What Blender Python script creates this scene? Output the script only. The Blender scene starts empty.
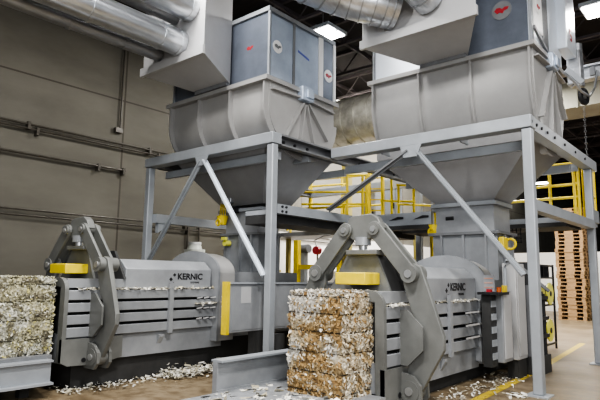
import bpy, bmesh, math, random
from math import sin, cos, pi, radians
from mathutils import Vector, Matrix, noise
random.seed(7)
SC = bpy.context.scene
COL = SC.collection

# ------------------------------------------------------------------ materials
def mat(name, c, rough=.5, metal=0., amt=.18, scale=3., c2=None, bump=0., spec=.5, stretch=None, emit=0.):
    m = bpy.data.materials.new(name); m.use_nodes = True
    nt = m.node_tree; b = nt.nodes['Principled BSDF']
    b.inputs['Roughness'].default_value = rough; b.inputs['Metallic'].default_value = metal
    b.inputs['Specular IOR Level'].default_value = spec
    tc = nt.nodes.new('ShaderNodeTexCoord'); mp = nt.nodes.new('ShaderNodeMapping')
    nt.links.new(tc.outputs['Object'], mp.inputs['Vector'])
    if stretch: mp.inputs['Scale'].default_value = stretch
    n = nt.nodes.new('ShaderNodeTexNoise'); n.inputs['Scale'].default_value = scale
    n.inputs['Detail'].default_value = 6; n.inputs['Roughness'].default_value = .62
    nt.links.new(mp.outputs['Vector'], n.inputs['Vector'])
    r = nt.nodes.new('ShaderNodeValToRGB'); r.color_ramp.elements[0].position = .3; r.color_ramp.elements[1].position = .7
    d = c2 if c2 else tuple(v*(1-amt) for v in c)
    u = c if c2 else tuple(min(1, v*(1+amt*.5)) for v in c)
    r.color_ramp.elements[0].color = (*d, 1); r.color_ramp.elements[1].color = (*u, 1)
    nt.links.new(n.outputs['Fac'], r.inputs['Fac']); nt.links.new(r.outputs['Color'], b.inputs['Base Color'])
    if bump:
        bp = nt.nodes.new('ShaderNodeBump'); bp.inputs['Strength'].default_value = bump; bp.inputs['Distance'].default_value = .02
        nt.links.new(n.outputs['Fac'], bp.inputs['Height']); nt.links.new(bp.outputs['Normal'], b.inputs['Normal'])
    if emit:
        b.inputs['Emission Color'].default_value = (*c, 1); b.inputs['Emission Strength'].default_value = emit
    return m
M = {}
M['frame']  = mat('frame_paint', (.34,.36,.385), .42, .15, .14, 2.2)
M['frame_dark'] = mat('frame_dark_paint', (.20,.205,.215), .5, .1, .2, 2.5)
M['baler']  = mat('baler_paint', (.30,.31,.325), .42, .15, .2, 2.)
M['baler_dark'] = mat('baler_dark', (.05,.05,.05), .6, 0, .3, 3)  # near-black, also stands in for shade in gaps
M['arm']    = mat('arm_paint', (.185,.188,.18), .45, .15, .22, 2.5)
M['hopper'] = mat('hopper_paint', (.36,.355,.35), .4, .15, .12, 1.2)
M['cone']   = mat('cone_paint', (.27,.27,.275), .45, .15, .15, 1.4)
M['hood']   = mat('hood_paint', (.47,.47,.475), .45, .1, .1, 1.3)
M['galv']   = mat('galvanised', (.66,.68,.71), .28, .85, .22, 4., stretch=(3,.5,3))
M['galv2']  = mat('galvanised_dull', (.42,.43,.45), .4, .7, .3, 4., stretch=(3,.5,3))
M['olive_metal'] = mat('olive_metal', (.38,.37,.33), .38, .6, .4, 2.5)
M['panel']  = mat('blue_film_panel', (.50,.57,.68), .25, .3, .22, 1.4)
M['panel_dark'] = mat('dark_film_panel', (.16,.18,.22), .3, .3, .25, 1.6)
M['panel_bright'] = mat('pale_lit_sheet', (.72,.77,.84), .3, .25, .1, 1.)  # pale base, also carries the reflected light on the right box
M['white']  = mat('white_paint', (.8,.8,.8), .4, 0, .06, 3)
M['red']    = mat('red_paint', (.38,.03,.04), .4, 0, .1, 6)
M['orange'] = mat('orange_paint', (.5,.12,.03), .4, 0, .1, 6)
M['blue']   = mat('blue_mark', (.08,.1,.38), .5, 0, .1, 6)
M['yellow'] = mat('yellow_paint', (.72,.56,.04), .42, 0, .14, 5)
M['yellow2']= mat('yellow_rail', (.74,.57,.045), .42, 0, .15, 5)
M['ochre']  = mat('ochre_pillar', (.42,.36,.12), .5, 0, .15, 3)
M['black']  = mat('black', (.018,.018,.02), .5, 0, .2, 5)
M['text']   = mat('black_print', (.02,.02,.022), .5, 0, .1, 5)
M['steel']  = mat('bright_steel', (.6,.6,.6), .3, .8, .15, 5)
M['pipe']   = mat('conduit_paint', (.10,.09,.075), .4, .2, .3, 6)
M['joist']  = mat('joist_paint', (.07,.06,.066), .7, 0, .25, 3)
M['deck']   = mat('ceiling_deck', (.016,.013,.015), .8, 0, .3, 2, stretch=(1,6,1))
M['cream']  = mat('cream_paint', (.30,.29,.24), .5, 0, .12, 1)
M['partition'] = mat('partition_paint', (.74,.72,.68), .6, 0, .07, 1.)
M['wire']   = mat('baling_wire', (.03,.025,.02), .5, .4, .3, 8)
M['lamp']   = mat('lamp_glow', (1,.98,.95), .5, 0, .01, 1, emit=14)
M['plastic']= mat('pale_plastic', (.66,.68,.63), .4, 0, .1, 4)
M['table']  = mat('discharge_table', (.36,.37,.385), .4, .25, .3, 3, bump=.05)
M['wood']   = mat('pallet_wood', (.36,.235,.12), .75, 0, .3, 5, c2=(.22,.135,.065), stretch=(1,6,6))
M['reel']   = mat('reel_yellow', (.68,.66,.12), .45, 0, .15, 5)
M['faded']  = mat('faded_orange', (.55,.27,.18), .6, 0, .2, 5)
M['mark']   = mat('floor_mark_paint', (.62,.46,.03), .5, 0, .3, 9, c2=(.36,.27,.06))

def wall_mat():
    m = mat('wall_concrete', (.175,.165,.138), .75, 0, .15, .8, c2=(.13,.122,.10), bump=.08, stretch=(1,.6,1.6))
    nt = m.node_tree; b = nt.nodes['Principled BSDF']
    src = b.inputs['Base Color'].links[0].from_socket
    g = nt.nodes.new('ShaderNodeNewGeometry'); sx = nt.nodes.new('ShaderNodeSeparateXYZ')
    nt.links.new(g.outputs['Position'], sx.inputs[0])
    def math_(op, a, bv):
        n = nt.nodes.new('ShaderNodeMath'); n.operation = op
        for i, v in enumerate((a, bv)):
            if isinstance(v, (int, float)): n.inputs[i].default_value = v
            else: nt.links.new(v, n.inputs[i])
        return n.outputs[0]
    def line(sock, step, off, w):
        t = math_('MODULO', math_('ADD', sock, 100*step - off + step/2), step)
        return math_('LESS_THAN', math_('ABSOLUTE', math_('SUBTRACT', t, step/2), 0), w)
    v = line(sx.outputs['Y'], 7.3, 7.53, .025)
    h = line(sx.outputs['Z'], 7.0, 6.12, .02)
    k = math_('MAXIMUM', v, h)
    mx = nt.nodes.new('ShaderNodeMix'); mx.data_type = 'RGBA'
    nt.links.new(k, mx.inputs['Factor']); nt.links.new(src, mx.inputs[6]); mx.inputs[7].default_value = (.08,.07,.055,1)
    nt.links.new(mx.outputs[2], b.inputs['Base Color'])
    return m
M['wall'] = wall_mat()

def floor_mat():
    m = mat('floor_concrete', (.29,.235,.16), .32, 0, .3, .9, c2=(.15,.112,.068), bump=.03)
    nt = m.node_tree; b = nt.nodes['Principled BSDF']
    src = b.inputs['Base Color'].links[0].from_socket
    n = nt.nodes.new('ShaderNodeTexNoise'); n.inputs['Scale'].default_value = 6; n.inputs['Detail'].default_value = 8
    tc = nt.nodes['Texture Coordinate']; nt.links.new(tc.outputs['Object'], n.inputs['Vector'])
    r = nt.nodes.new('ShaderNodeValToRGB'); r.color_ramp.elements[0].position = .35; r.color_ramp.elements[0].color = (.55,.5,.45,1)
    r.color_ramp.elements[1].position = .6; r.color_ramp.elements[1].color = (1,1,1,1)
    nt.links.new(n.outputs['Fac'], r.inputs['Fac'])
    mx = nt.nodes.new('ShaderNodeMix'); mx.data_type = 'RGBA'; mx.blend_type = 'MULTIPLY'; mx.inputs['Factor'].default_value = .8
    nt.links.new(src, mx.inputs[6]); nt.links.new(r.outputs['Color'], mx.inputs[7])
    nt.links.new(mx.outputs[2], b.inputs['Base Color'])
    r2 = nt.nodes.new('ShaderNodeMapRange'); r2.inputs['To Min'].default_value = .28; r2.inputs['To Max'].default_value = .6
    nt.links.new(n.outputs['Fac'], r2.inputs['Value']); nt.links.new(r2.outputs['Result'], b.inputs['Roughness'])
    return m
M['floor'] = floor_mat(); M['floor'].node_tree.nodes['Principled BSDF'].inputs['Specular IOR Level'].default_value = .35

def attr_mat(name, rough=.85):
    m = bpy.data.materials.new(name); m.use_nodes = True
    nt = m.node_tree; b = nt.nodes['Principled BSDF']; b.inputs['Roughness'].default_value = rough
    b.inputs['Specular IOR Level'].default_value = .2
    a = nt.nodes.new('ShaderNodeVertexColor'); a.layer_name = 'shade'
    tc = nt.nodes.new('ShaderNodeTexCoord'); n = nt.nodes.new('ShaderNodeTexNoise'); n.inputs['Scale'].default_value = 40
    nt.links.new(tc.outputs['Object'], n.inputs['Vector'])
    r = nt.nodes.new('ShaderNodeMapRange'); r.inputs['To Min'].default_value = .55; r.inputs['To Max'].default_value = 1.3
    nt.links.new(n.outputs['Fac'], r.inputs['Value'])
    mx = nt.nodes.new('ShaderNodeMix'); mx.data_type = 'RGBA'; mx.blend_type = 'MULTIPLY'; mx.inputs['Factor'].default_value = 1
    nt.links.new(a.outputs['Color'], mx.inputs[6]); nt.links.new(r.outputs['Result'], mx.inputs[7])
    nt.links.new(mx.outputs[2], b.inputs['Base Color'])
    return m
M['paper'] = attr_mat('paper_shreds')

# ------------------------------------------------------------------ helpers
BASE = {}
def tag(o, label=None, cat=None, group=None, kind=None):
    if label: o['label'] = label
    if cat: o['category'] = cat
    if group: o['group'] = group
    if kind: o['kind'] = kind
    return o
def thing(name, label, cat, loc=(0,0,0), group=None):
    o = bpy.data.objects.new(name, None); COL.objects.link(o); o.location = loc; o.empty_display_size = .1
    BASE[o] = Vector(loc); return tag(o, label, cat, group)

class MB:
    def __init__(s): s.v = []; s.f = []; s.c = []
    def add(s, vs, fs):
        k = len(s.v); s.v += [Vector(p) for p in vs]; s.f += [tuple(i+k for i in f) for f in fs]; return s
    def box(s, x0, x1, y0, y1, z0, z1):
        return s.add([(x0,y0,z0),(x1,y0,z0),(x1,y1,z0),(x0,y1,z0),(x0,y0,z1),(x1,y0,z1),(x1,y1,z1),(x0,y1,z1)],
                     [(3,2,1,0),(4,5,6,7),(0,1,5,4),(1,2,6,5),(2,3,7,6),(3,0,4,7)])
    def bar(s, p0, p1, w, h=None, up=(0,0,1)):
        h = h or w; p0 = Vector(p0); p1 = Vector(p1); d = (p1-p0).normalized(); up = Vector(up)
        if abs(d.dot(up)) > .98: up = Vector((0,1,0))
        a = d.cross(up).normalized()*w/2; b = a.cross(d).normalized()*h/2
        q = [p+x for p in (p0,p1) for x in (-a-b, a-b, a+b, -a+b)]
        return s.add(q, [(3,2,1,0),(4,5,6,7),(0,1,5,4),(1,2,6,5),(2,3,7,6),(3,0,4,7)])
    def cyl(s, p0, p1, r, n=20, r2=None, caps=True):
        r2 = r if r2 is None else r2; p0 = Vector(p0); p1 = Vector(p1); d = (p1-p0).normalized()
        up = Vector((0,0,1)) if abs(d.z) < .9 else Vector((1,0,0))
        a = d.cross(up).normalized(); b = d.cross(a)
        q = [p0+(a*cos(2*pi*i/n)+b*sin(2*pi*i/n))*r for i in range(n)] + [p1+(a*cos(2*pi*i/n)+b*sin(2*pi*i/n))*r2 for i in range(n)]
        fs = [(i,(i+1)%n,n+(i+1)%n,n+i) for i in range(n)]
        if caps: fs += [tuple(range(n-1,-1,-1)), tuple(range(n,2*n))]
        return s.add(q, fs)
    def tube(s, pts, r, n=8):
        pts = [Vector(p) for p in pts]; rings = []
        for i, p in enumerate(pts):
            d = (pts[min(i+1,len(pts)-1)]-pts[max(i-1,0)]).normalized()
            up = Vector((0,0,1)) if abs(d.z) < .9 else Vector((1,0,0))
            a = d.cross(up).normalized(); b = d.cross(a)
            rings.append([p+(a*cos(2*pi*j/n)+b*sin(2*pi*j/n))*r for j in range(n)])
        k = [q for ring in rings for q in ring]
        fs = [(i*n+j, i*n+(j+1)%n, (i+1)*n+(j+1)%n, (i+1)*n+j) for i in range(len(pts)-1) for j in range(n)]
        fs += [tuple(range(n-1,-1,-1)), tuple((len(pts)-1)*n+j for j in range(n))]
        return s.add(k, fs)
    def torus(s, c, axis, R, r, n=24, m=8, a0=0., a1=2*pi):
        c = Vector(c); ax = Vector(axis).normalized(); up = Vector((0,0,1)) if abs(ax.z) < .9 else Vector((1,0,0))
        a = ax.cross(up).normalized(); b = ax.cross(a)
        full = abs(a1-a0-2*pi) < 1e-4; cnt = n if full else n+1; q = []
        for i in range(cnt):
            t = a0+(a1-a0)*i/n; d = a*cos(t)+b*sin(t)
            q += [c+d*(R+r*cos(2*pi*j/m))+ax*r*sin(2*pi*j/m) for j in range(m)]
        fs = [(i*m+j, i*m+(j+1)%m, ((i+1)%cnt)*m+(j+1)%m, ((i+1)%cnt)*m+j) for i in range(n) for j in range(m)]
        return s.add(q, fs)
    def prism(s, poly, axis, d0, d1):
        """poly: 2-D outline; axis 'y' -> (x,z), 'x' -> (y,z), 'z' -> (x,y)"""
        def P(p, d): return {'y':(p[0],d,p[1]), 'x':(d,p[0],p[1]), 'z':(p[0],p[1],d)}[axis]
        n = len(poly)
        return s.add([P(p,d0) for p in poly]+[P(p,d1) for p in poly],
                     [tuple(range(n)), tuple(range(2*n-1,n-1,-1))]+[(i,(i+1)%n,n+(i+1)%n,n+i) for i in range(n)])
    def loft(s, a, b, caps=True):
        n = len(a)
        fs = [(i,(i+1)%n,n+(i+1)%n,n+i) for i in range(n)]
        if caps: fs += [tuple(range(n-1,-1,-1)), tuple(range(n,2*n))]
        return s.add(list(a)+list(b), fs)
    def flake(s, p, size, col, nrm=None, flat=.6):
        a = Vector((random.gauss(0,1),random.gauss(0,1),random.gauss(0,1)))
        if nrm is not None: a = a-nrm*a.dot(nrm)*flat
        a.normalize(); t = Vector((random.gauss(0,1),random.gauss(0,1),random.gauss(0,1)))
        if nrm is not None: t = t-nrm*t.dot(nrm)*flat
        b = a.cross(t); b = b.cross(a).normalized()
        l = size*random.uniform(.6,1.6); w = size*random.uniform(.25,.7)
        c = a.cross(b)*size*random.uniform(-.3,.3)
        k = len(s.v)
        s.v += [p-a*l-b*w, p+a*l-b*w+c, p+a*l+b*w, p-a*l+b*w+c]; s.f.append((k,k+1,k+2,k+3))
        while len(s.c) < k: s.c.append((.5,.5,.5))
        s.c += [col]*4
        return s
    def build(s, name, m, parent=None, local=False, smooth=False, bevel=0., xf=None):
        root = parent
        while root is not None and root not in BASE: root = root.parent
        off = Vector((0,0,0)) if (local or root is None) else BASE[root]
        vs = [(xf(v) if xf else v)-off for v in s.v]
        me = bpy.data.meshes.new(name); me.from_pydata([tuple(v) for v in vs], [], s.f)
        bm = bmesh.new(); bm.from_mesh(me)
        if not s.c: bmesh.ops.recalc_face_normals(bm, faces=bm.faces)
        for f in bm.faces: f.smooth = True
        for e in bm.edges: e.smooth = e.calc_face_angle(0) < (.7 if smooth else .35)
        bm.to_mesh(me); bm.free()
        if s.c:
            at = me.color_attributes.new('shade', 'FLOAT_COLOR', 'POINT')
            for i, c in enumerate(s.c): at.data[i].color = (*c, 1)
        me.materials.append(m if not isinstance(m, str) else M[m])
        o = bpy.data.objects.new(name, me); COL.objects.link(o)
        if parent is not None: o.parent = parent
        if bevel:
            b = o.modifiers.new('edge', 'BEVEL'); b.width = bevel; b.segments = 2; b.limit_method = 'ANGLE'; b.angle_limit = radians(35)
        return o
def struct(name, mb, m, **k): return tag(mb.build(name, m, **k), kind='structure')
def solo(name, mb, m, label, cat, group=None, kind=None, **k): return tag(mb.build(name, m, **k), label, cat, group, kind)
def text_part(name, body, size, mtx, m, parent, local=True, xf=None, bold=.0):
    cu = bpy.data.curves.new('t', 'FONT'); cu.body = body; cu.size = size; cu.extrude = .002; cu.offset = bold
    cu.align_x = 'LEFT'; to = bpy.data.objects.new('t', cu); COL.objects.link(to)
    dg = bpy.context.evaluated_depsgraph_get(); me = bpy.data.meshes.new_from_object(to.evaluated_get(dg))
    bpy.data.objects.remove(to); me.transform(mtx)
    if xf:
        for v in me.vertices: v.co = xf(v.co)
    me.materials.clear(); me.materials.append(M[m]); me.name = name
    o = bpy.data.objects.new(name, me); COL.objects.link(o); o.parent = parent
    return o
def side_mtx(x, y, z, tilt=0.):   # text lying on a plane facing +X, reading along +Y
    return Matrix.Translation((x,y,z)) @ Matrix(((0,0,1,0),(1,0,0,0),(0,1,0,0),(0,0,0,1)))

# ------------------------------------------------------------------ the setting
struct('floor', MB().box(-12.6,14,-6,80,-.1,0), 'floor')
struct('wall_left', MB().box(-12.8,-12.5,-6,80,0,8.6), 'wall')
struct('wall_back', MB().box(-12.5,14,80,80.2,0,8.6), 'joist')
struct('ceiling', MB().box(-12.6,14,-6,80,8.6,8.75), 'deck')
struct('trim_1', MB().box(-12.5,-12.44,12.6,30,0,3.1), 'partition')
pt = MB().box(-12.4,9,30,30.2,0,3.0)
struct('wall_partition', pt, 'partition')
def truss(y):
    mb = MB(); mb.box(-12.5,14,y-.05,y+.05,8.5,8.6); mb.box(-12.5,14,y-.04,y+.04,7.85,7.92)
    x = -12.5; k = 0
    while x < 13.5:
        mb.bar((x,y,7.9 if k%2 else 8.5),(x+.6,y,8.5 if k%2 else 7.9),.03); x += .6; k += 1
    return mb
for i, y in enumerate([6,7.8,9.6,11.4,13.2,15,16.8,18.6,20.4,22.2,24,26,28,30.5,33,36,39,42,46,50,55,60,66,72]):
    struct('ceiling_truss', truss(y), 'joist')
for i, x in enumerate([-11,-8.8,-6.2,-3.6,-1,1.6,4.2]):
    struct('ceiling_purlin', MB().box(x-.04,x+.04,4,79,8.34,8.44), 'joist')
lm = MB()
for (xa,ya,xb,yb) in [(-2.98,6.2,-3.16,10.2),(-3.18,10.4,-3.62,15.5)]:
    w = .07; lm.add([(xa-w,ya,.004),(xa+w,ya,.004),(xb+w,yb,.004),(xb-w,yb,.004)], [(0,1,2,3)])
struct('floor_marking', lm, 'mark')
tag(bpy.data.objects['floor_marking'], 'worn yellow painted line on the floor beside the right machine')

# conduits along the left wall
def conduit(z, y0, y1, r, label, brackets, x=-12.40):
    t = thing('conduit', label, 'pipe', (x,y0,z), 'conduits along the left wall')
    MB().cyl((x,y0,z),(x,y1,z),r,10).build('pipe', 'pipe', t)
    for y in brackets: MB().box(-12.498,x+.04,y-.03,y+.03,z-.12,z+.06).build('bracket', 'pipe', t)
conduit(4.93, 1.5, 8.9, .027, 'upper brown conduit of the thick pair high on the concrete wall', (5.1,8.3))
conduit(4.83, 1.5, 10.5, .027, 'lower brown conduit of the thick pair high on the concrete wall', (5.3,8.6))
conduit(4.25, 1.5, 7.6, .03, 'single brown conduit that ends midway along the concrete wall', (4.5,6.85,7.55))
conduit(2.99, 1.5, 19, .022, 'upper thin dark cable pipe of the low pair on the wall', (9.6,))
conduit(2.86, 1.5, 19, .022, 'lower thin dark cable pipe of the low pair on the wall', (9.7,))
t = thing('conduit', 'vertical grey cable pipe running down the wall joint to a small box', 'pipe', (-12.42,7.4,5.3))
MB().cyl((-12.44,7.40,5.3),(-12.44,7.40,8.4),.025,8).build('pipe','pipe',t); MB().box(-12.498,-12.38,7.25,7.45,5.22,5.34).build('junction_box','pipe',t)
for i,(y,zb,zt,lab) in enumerate([(9.7,.3,2.95,'thin dark drop pipe on the wall, nearer of the two behind left frame'),(10.1,.3,3.1,'thin dark drop pipe on the wall, farther of the two behind left frame')]):
    solo('drop_pipe', MB().cyl((-12.4,y,0),(-12.4,y,zt),.03,8), 'pipe', lab, 'pipe')

# ------------------------------------------------------------------ support frames
def bolts2(par, pts, axis, r=.022):
    for p in pts:
        p = Vector(p); MB().cyl(p, p+Vector(axis)*.02, r, 8).build('bolt','black',par)
P = .14
FL = thing('support_frame', 'grey steel support frame carrying the hopper nearest the concrete wall', 'frame', (-7.9,6.45,0), 'hopper support frames')
def post(x0, y0, ztop, parent, cap=True):
    p = MB().box(x0,x0+P,y0,y0+P,.02,ztop).build('post','frame',parent,bevel=.015)
    MB().box(x0-.08,x0+P+.08,y0-.08,y0+P+.08,0,.02).build('base_plate','frame',p)
    return p
ZT = 4.01
post(-9.74,6.45,ZT-.2,FL); post(-6.22,6.45,ZT-.2,FL); post(-6.30,11.75,ZT-.2,FL); post(-9.64,10.2,ZT-.2,FL)
MB().box(-9.76,-6.07,6.43,6.66,ZT-.19,ZT).build('top_beam','frame',FL,bevel=.012)
MB().box(-9.64,-6.16,11.7,11.9,ZT-.2,ZT).build('top_beam','frame',FL)
def ibeam_y(x0,x1,y0,y1,z0,z1,web=.3):
    mb = MB(); mb.box(x0,x1,y0,y1,z1-.025,z1); mb.box(x0,x1,y0,y1,z0,z0+.025); c=(x0+x1)/2; mb.box(c-.03,c+.03,y0,y1,z0,z1); return mb
def channel_y(xo, xi, y0, y1, z0, z1):   # open side towards +X (xo outer)
    mb = MB(); mb.box(xi,xo,y0,y1,z1-.03,z1); mb.box(xi,xo,y0,y1,z0,z0+.03); mb.box(xi,xi+.05,y0,y1,z0,z1); return mb
b = channel_y(-6.08,-6.26,6.66,11.7,ZT-.2,ZT).build('side_beam','frame_dark',FL)
bolts2(b, [(-6.21,y,ZT-.1) for y in (6.85,7.15,7.5,9.2,9.6,10.6)], (1,0,0), .03)
channel_y(-9.46,-9.64,6.66,11.7,ZT-.2,ZT).build('side_beam','frame_dark',FL)
for y,z in ((6.78,.40),(7.6,.30),(8.75,.40)): MB().box(-9.5,-6.26,y,y+.08,ZT-z,ZT-z+.14).build('cross_beam','frame',FL)
b = MB().box(-6.24,-6.09,6.60,11.7,2.64,2.80).build('middle_beam','frame',FL)
bolts2(b, [(-6.09,y,z) for y in (6.72,6.82) for z in (2.68,2.76)], (1,0,0), .02)
b = MB().box(-9.64,-9.48,6.59,10.2,2.66,2.84).build('middle_beam','frame',FL)
MB().prism([(6.66,2.45),(6.66,2.66),(6.95,2.66)],'x',-9.6,-9.5).build('corner_gusset','frame',b)
MB().prism([(-8.08,3.82),(-7.70,3.82),(-7.78,3.64),(-8.0,3.64)],'y',6.415,6.43).build('gusset_plate','frame',FL)
b=MB().bar((-7.93,6.43,3.74),(-9.58,6.43,1.72),.03,.085,up=(0,1,0)); b.bar((-7.93,6.455,3.74),(-9.58,6.455,1.72),.085,.03,up=(0,1,0)); b.build('brace','frame',FL)
b=MB().bar((-7.83,6.43,3.74),(-6.22,6.43,1.6),.03,.085,up=(0,1,0)); b.bar((-7.83,6.455,3.74),(-6.22,6.455,1.6),.085,.03,up=(0,1,0)); b.build('brace','panel_bright',FL)

FR = thing('support_frame', 'grey steel support frame carrying the hopper beside the yellow floor line', 'frame', (-4.3,8.05,0), 'hopper support frames')
post(-2.55,8.05,ZT-.2,FR); post(-2.58,11.85,ZT-.2,FR)
MB().box(-6.06,-2.40,8.03,8.26,ZT-.19,ZT).build('top_beam','frame',FR,bevel=.012)
b = MB().box(-2.60,-2.42,8.26,12.3,ZT-.2,ZT).build('side_beam','frame',FR)
bolts2(b, [(-2.42,y,ZT-.1) for y in (8.1,8.35,8.6,8.9,9.3,9.9,10.6,11.3)], (1,0,0), .025)
for y,z in ((8.5,.42),(10.9,.4),(11.5,.28)): MB().box(-6.06,-2.60,y,y+.08,ZT-z,ZT-z+.15).build('cross_beam','frame',FR)
for x in (-5.1,-3.6): MB().box(x,x+.03,8.26,8.55,ZT-.2,ZT-.02).build('stiffener','frame',FR)
b = MB().box(-2.58,-2.42,8.2,11.85,2.6,2.76).build('middle_beam','frame',FR)
MB().prism([(-4.56,3.82),(-4.16,3.82),(-4.24,3.62),(-4.5,3.62)],'y',8.01,8.03).build('gusset_plate','frame',FR)
b=MB().bar((-4.42,8.03,3.74),(-6.12,8.03,2.84),.03,.09,up=(0,1,0)); b.bar((-4.42,8.055,3.74),(-6.12,8.055,2.84),.09,.03,up=(0,1,0)); b.build('brace','frame_dark',FR)  # left brace takes the darker colour as its shading
b=MB().bar((-4.28,8.03,3.74),(-2.6,8.03,1.66),.03,.085,up=(0,1,0)); b.bar((-4.28,8.055,3.74),(-2.6,8.055,1.66),.085,.03,up=(0,1,0)); b.build('brace','frame',FR)

# ------------------------------------------------------------------ platforms and yellow rails
pl = thing('platform', 'grey steel walkway platform with dark underside between the two frames', 'platform', (-6.9,6.9,2.6))
MB().box(-7.0,-6.26,6.75,11.65,2.66,2.74).build('deck_plate','frame',pl)
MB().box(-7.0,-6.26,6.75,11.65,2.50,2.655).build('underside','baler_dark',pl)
pl2 = thing('platform', 'grey steel walkway platform behind the right hopper throat', 'platform', (-4.3,10.7,2.6))
MB().box(-6.1,-2.66,10.75,11.8,2.66,2.76).build('deck_plate','frame',pl2)
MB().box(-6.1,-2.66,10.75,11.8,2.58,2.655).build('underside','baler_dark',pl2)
MB().box(-2.62,-2.56,12.07,12.95,2.8,3.06).build('kick_plate','frame',pl2)
MB().box(-4.6,-2.6,12.07,12.95,2.72,2.8).build('deck_extension','frame',pl2)
sb = thing('slotted_beam', 'short grey plate beam with two dark slots left of the right throat', 'beam', (-5.4,9.6,2.7))
MB().box(-6.1,-4.78,9.55,9.63,2.63,2.88).build('beam_plate','frame',sb)
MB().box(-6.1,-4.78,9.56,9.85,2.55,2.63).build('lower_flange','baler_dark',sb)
mb=MB(); 
for x in (-5.7,-5.15): mb.prism([(x,2.74),(x+.32,2.76),(x+.32,2.80),(x+.2,2.81)],'y',9.535,9.55)
mb.build('slot','black',sb)
wm = thing('mesh_guard', 'dark wire mesh panel hanging under the platform beside the right throat', 'mesh panel', (-3.6,10.8,2.0))
mb=MB()
for i in range(9): mb.box(-4.15+i*.08,-4.135+i*.08,10.76,10.775,2.3,2.58)
for i in range(4): mb.box(-4.16,-3.48,10.76,10.775,2.3+i*.08,2.315+i*.08)
mb.build('mesh','black',wm); 

def rail(label, pts, zb, zt, posts, r=.024, mids=(.5,), material='yellow2'):
    t = thing('safety_railing', label, 'railing', (pts[0][0],pts[0][1],zb), 'yellow safety railings')
    for h in (1.0,)+tuple(mids):
        z = zb+(zt-zb)*h
        MB().tube([(x,y,z) for x,y in pts], r).build('top_rail' if h==1. else 'middle_rail', material, t)
    for x,y in posts: MB().cyl((x,y,zb),(x,y,zt),r*1.15,8).build('post', material, t)
    return t
rail('yellow railing on the platform corner behind the right frame post', [(-4.7,11.95),(-2.7,11.95)], 2.76, 3.98, [(-3.25,11.95),(-2.78,11.95),(-2.70,11.95)], .03, (.42,.64))
rail('short yellow railing turning back at the far right platform corner', [(-2.62,12.0),(-2.62,12.95)], 2.85, 3.98, [(-2.62,12.02),(-2.62,12.93)], .03, (.45,))
rail('yellow railing running crosswise between the two hoppers', [(-8.3,9.85),(-7.0,10.75)], 2.74, 4.02, [(-7.4,10.47),(-7.1,10.68),(-7.03,10.73)], .028, (.45,.68))
rail('yellow railing running back beside the dark cabinets', [(-6.75,10.9),(-6.15,11.5)], 2.74, 4.05, [(-6.72,10.93),(-6.56,11.1),(-6.18,11.48)], .028, (.5,))
rail('low yellow railing beside the right hopper cone', [(-6.45,11.15),(-5.85,11.95),(-5.3,12.4)], 2.76, 3.78, [(-6.43,11.2),(-5.86,11.95),(-5.78,12.0)], .028, (.55,))
rail('yellow railing on the gantry along the concrete wall', [(-11.6,12.3),(-7.9,13.0)], 2.9, 4.5, [(-10.9,12.43),(-10.2,12.57),(-9.2,12.75)], .03, (.45,.7))
cat = thing('gantry', 'narrow steel gantry under the wall side railing', 'platform', (-10,12.6,2.8)); MB().box(-11.7,-7.7,12.2,13.6,2.78,2.9).build('deck_plate','frame_dark',cat)
for x in (-11.5,-8.0): MB().box(x,x+.12,12.9,13.02,0,2.78).build('leg','ochre',cat)
solo('pillar', MB().box(-9.9,-9.66,13.7,13.94,0,5.6), 'ochre', 'ochre painted square pillar standing by the gantry railing', 'pillar')
yp = thing('yellow_post', 'tall bright yellow post with a short arm below left platform', 'post', (-9.1,11.0,0)); MB().box(-9.47,-9.33,10.93,11.07,0,2.55).build('post','yellow',yp); MB().box(-9.33,-8.3,10.97,11.05,1.78,1.9).build('arm','yellow',yp)
solo('yellow_post', MB().box(-8.55,-8.45,11.6,11.7,0,2.75), 'yellow2', 'thinner yellow post standing right behind the armed yellow post', 'post')
lad = thing('ladder', 'yellow ladder rising to the platform left of the right tower', 'ladder', (-5.9,11.9,0))
for x in (-6.02,-5.55): MB().box(x,x+.06,11.95,12.0,0,2.8).build('ladder_rail','yellow2',lad)
for i in range(10): MB().box(-5.97,-5.54,11.96,11.99,.2+i*.26,.23+i*.26).build('rung','yellow2',lad)
lad = thing('ladder','yellow caged ladder standing between the crosswise and the backward railing','ladder',(-7.2,11.2,2.74))
for x,y in ((-7.27,11.15),(-6.97,11.3)): MB().box(x,x+.06,y,y+.06,2.74,4.25).build('ladder_rail','yellow2',lad)
for i in range(5): MB().bar((-7.24,11.18,2.95+i*.27),(-6.94,11.33,2.95+i*.27),.03).build('rung','yellow2',lad)
rail('yellow railing along the gantry front beside the ochre pillar', [(-11.0,11.6),(-8.6,12.1)], 2.9, 4.15, [(-10.4,11.72),(-9.7,11.87),(-8.65,12.09)], .028, (.5,))
for x,y,lab in ((-6.3,12.9,'brown steel column just behind the low yellow railing'),(-7.9,14.6,'thin brown steel column behind the grey cabinets')): solo('steel_column', MB().box(x,x+.12,y,y+.12,0,5.2), 'ochre', lab, 'column')
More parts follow.
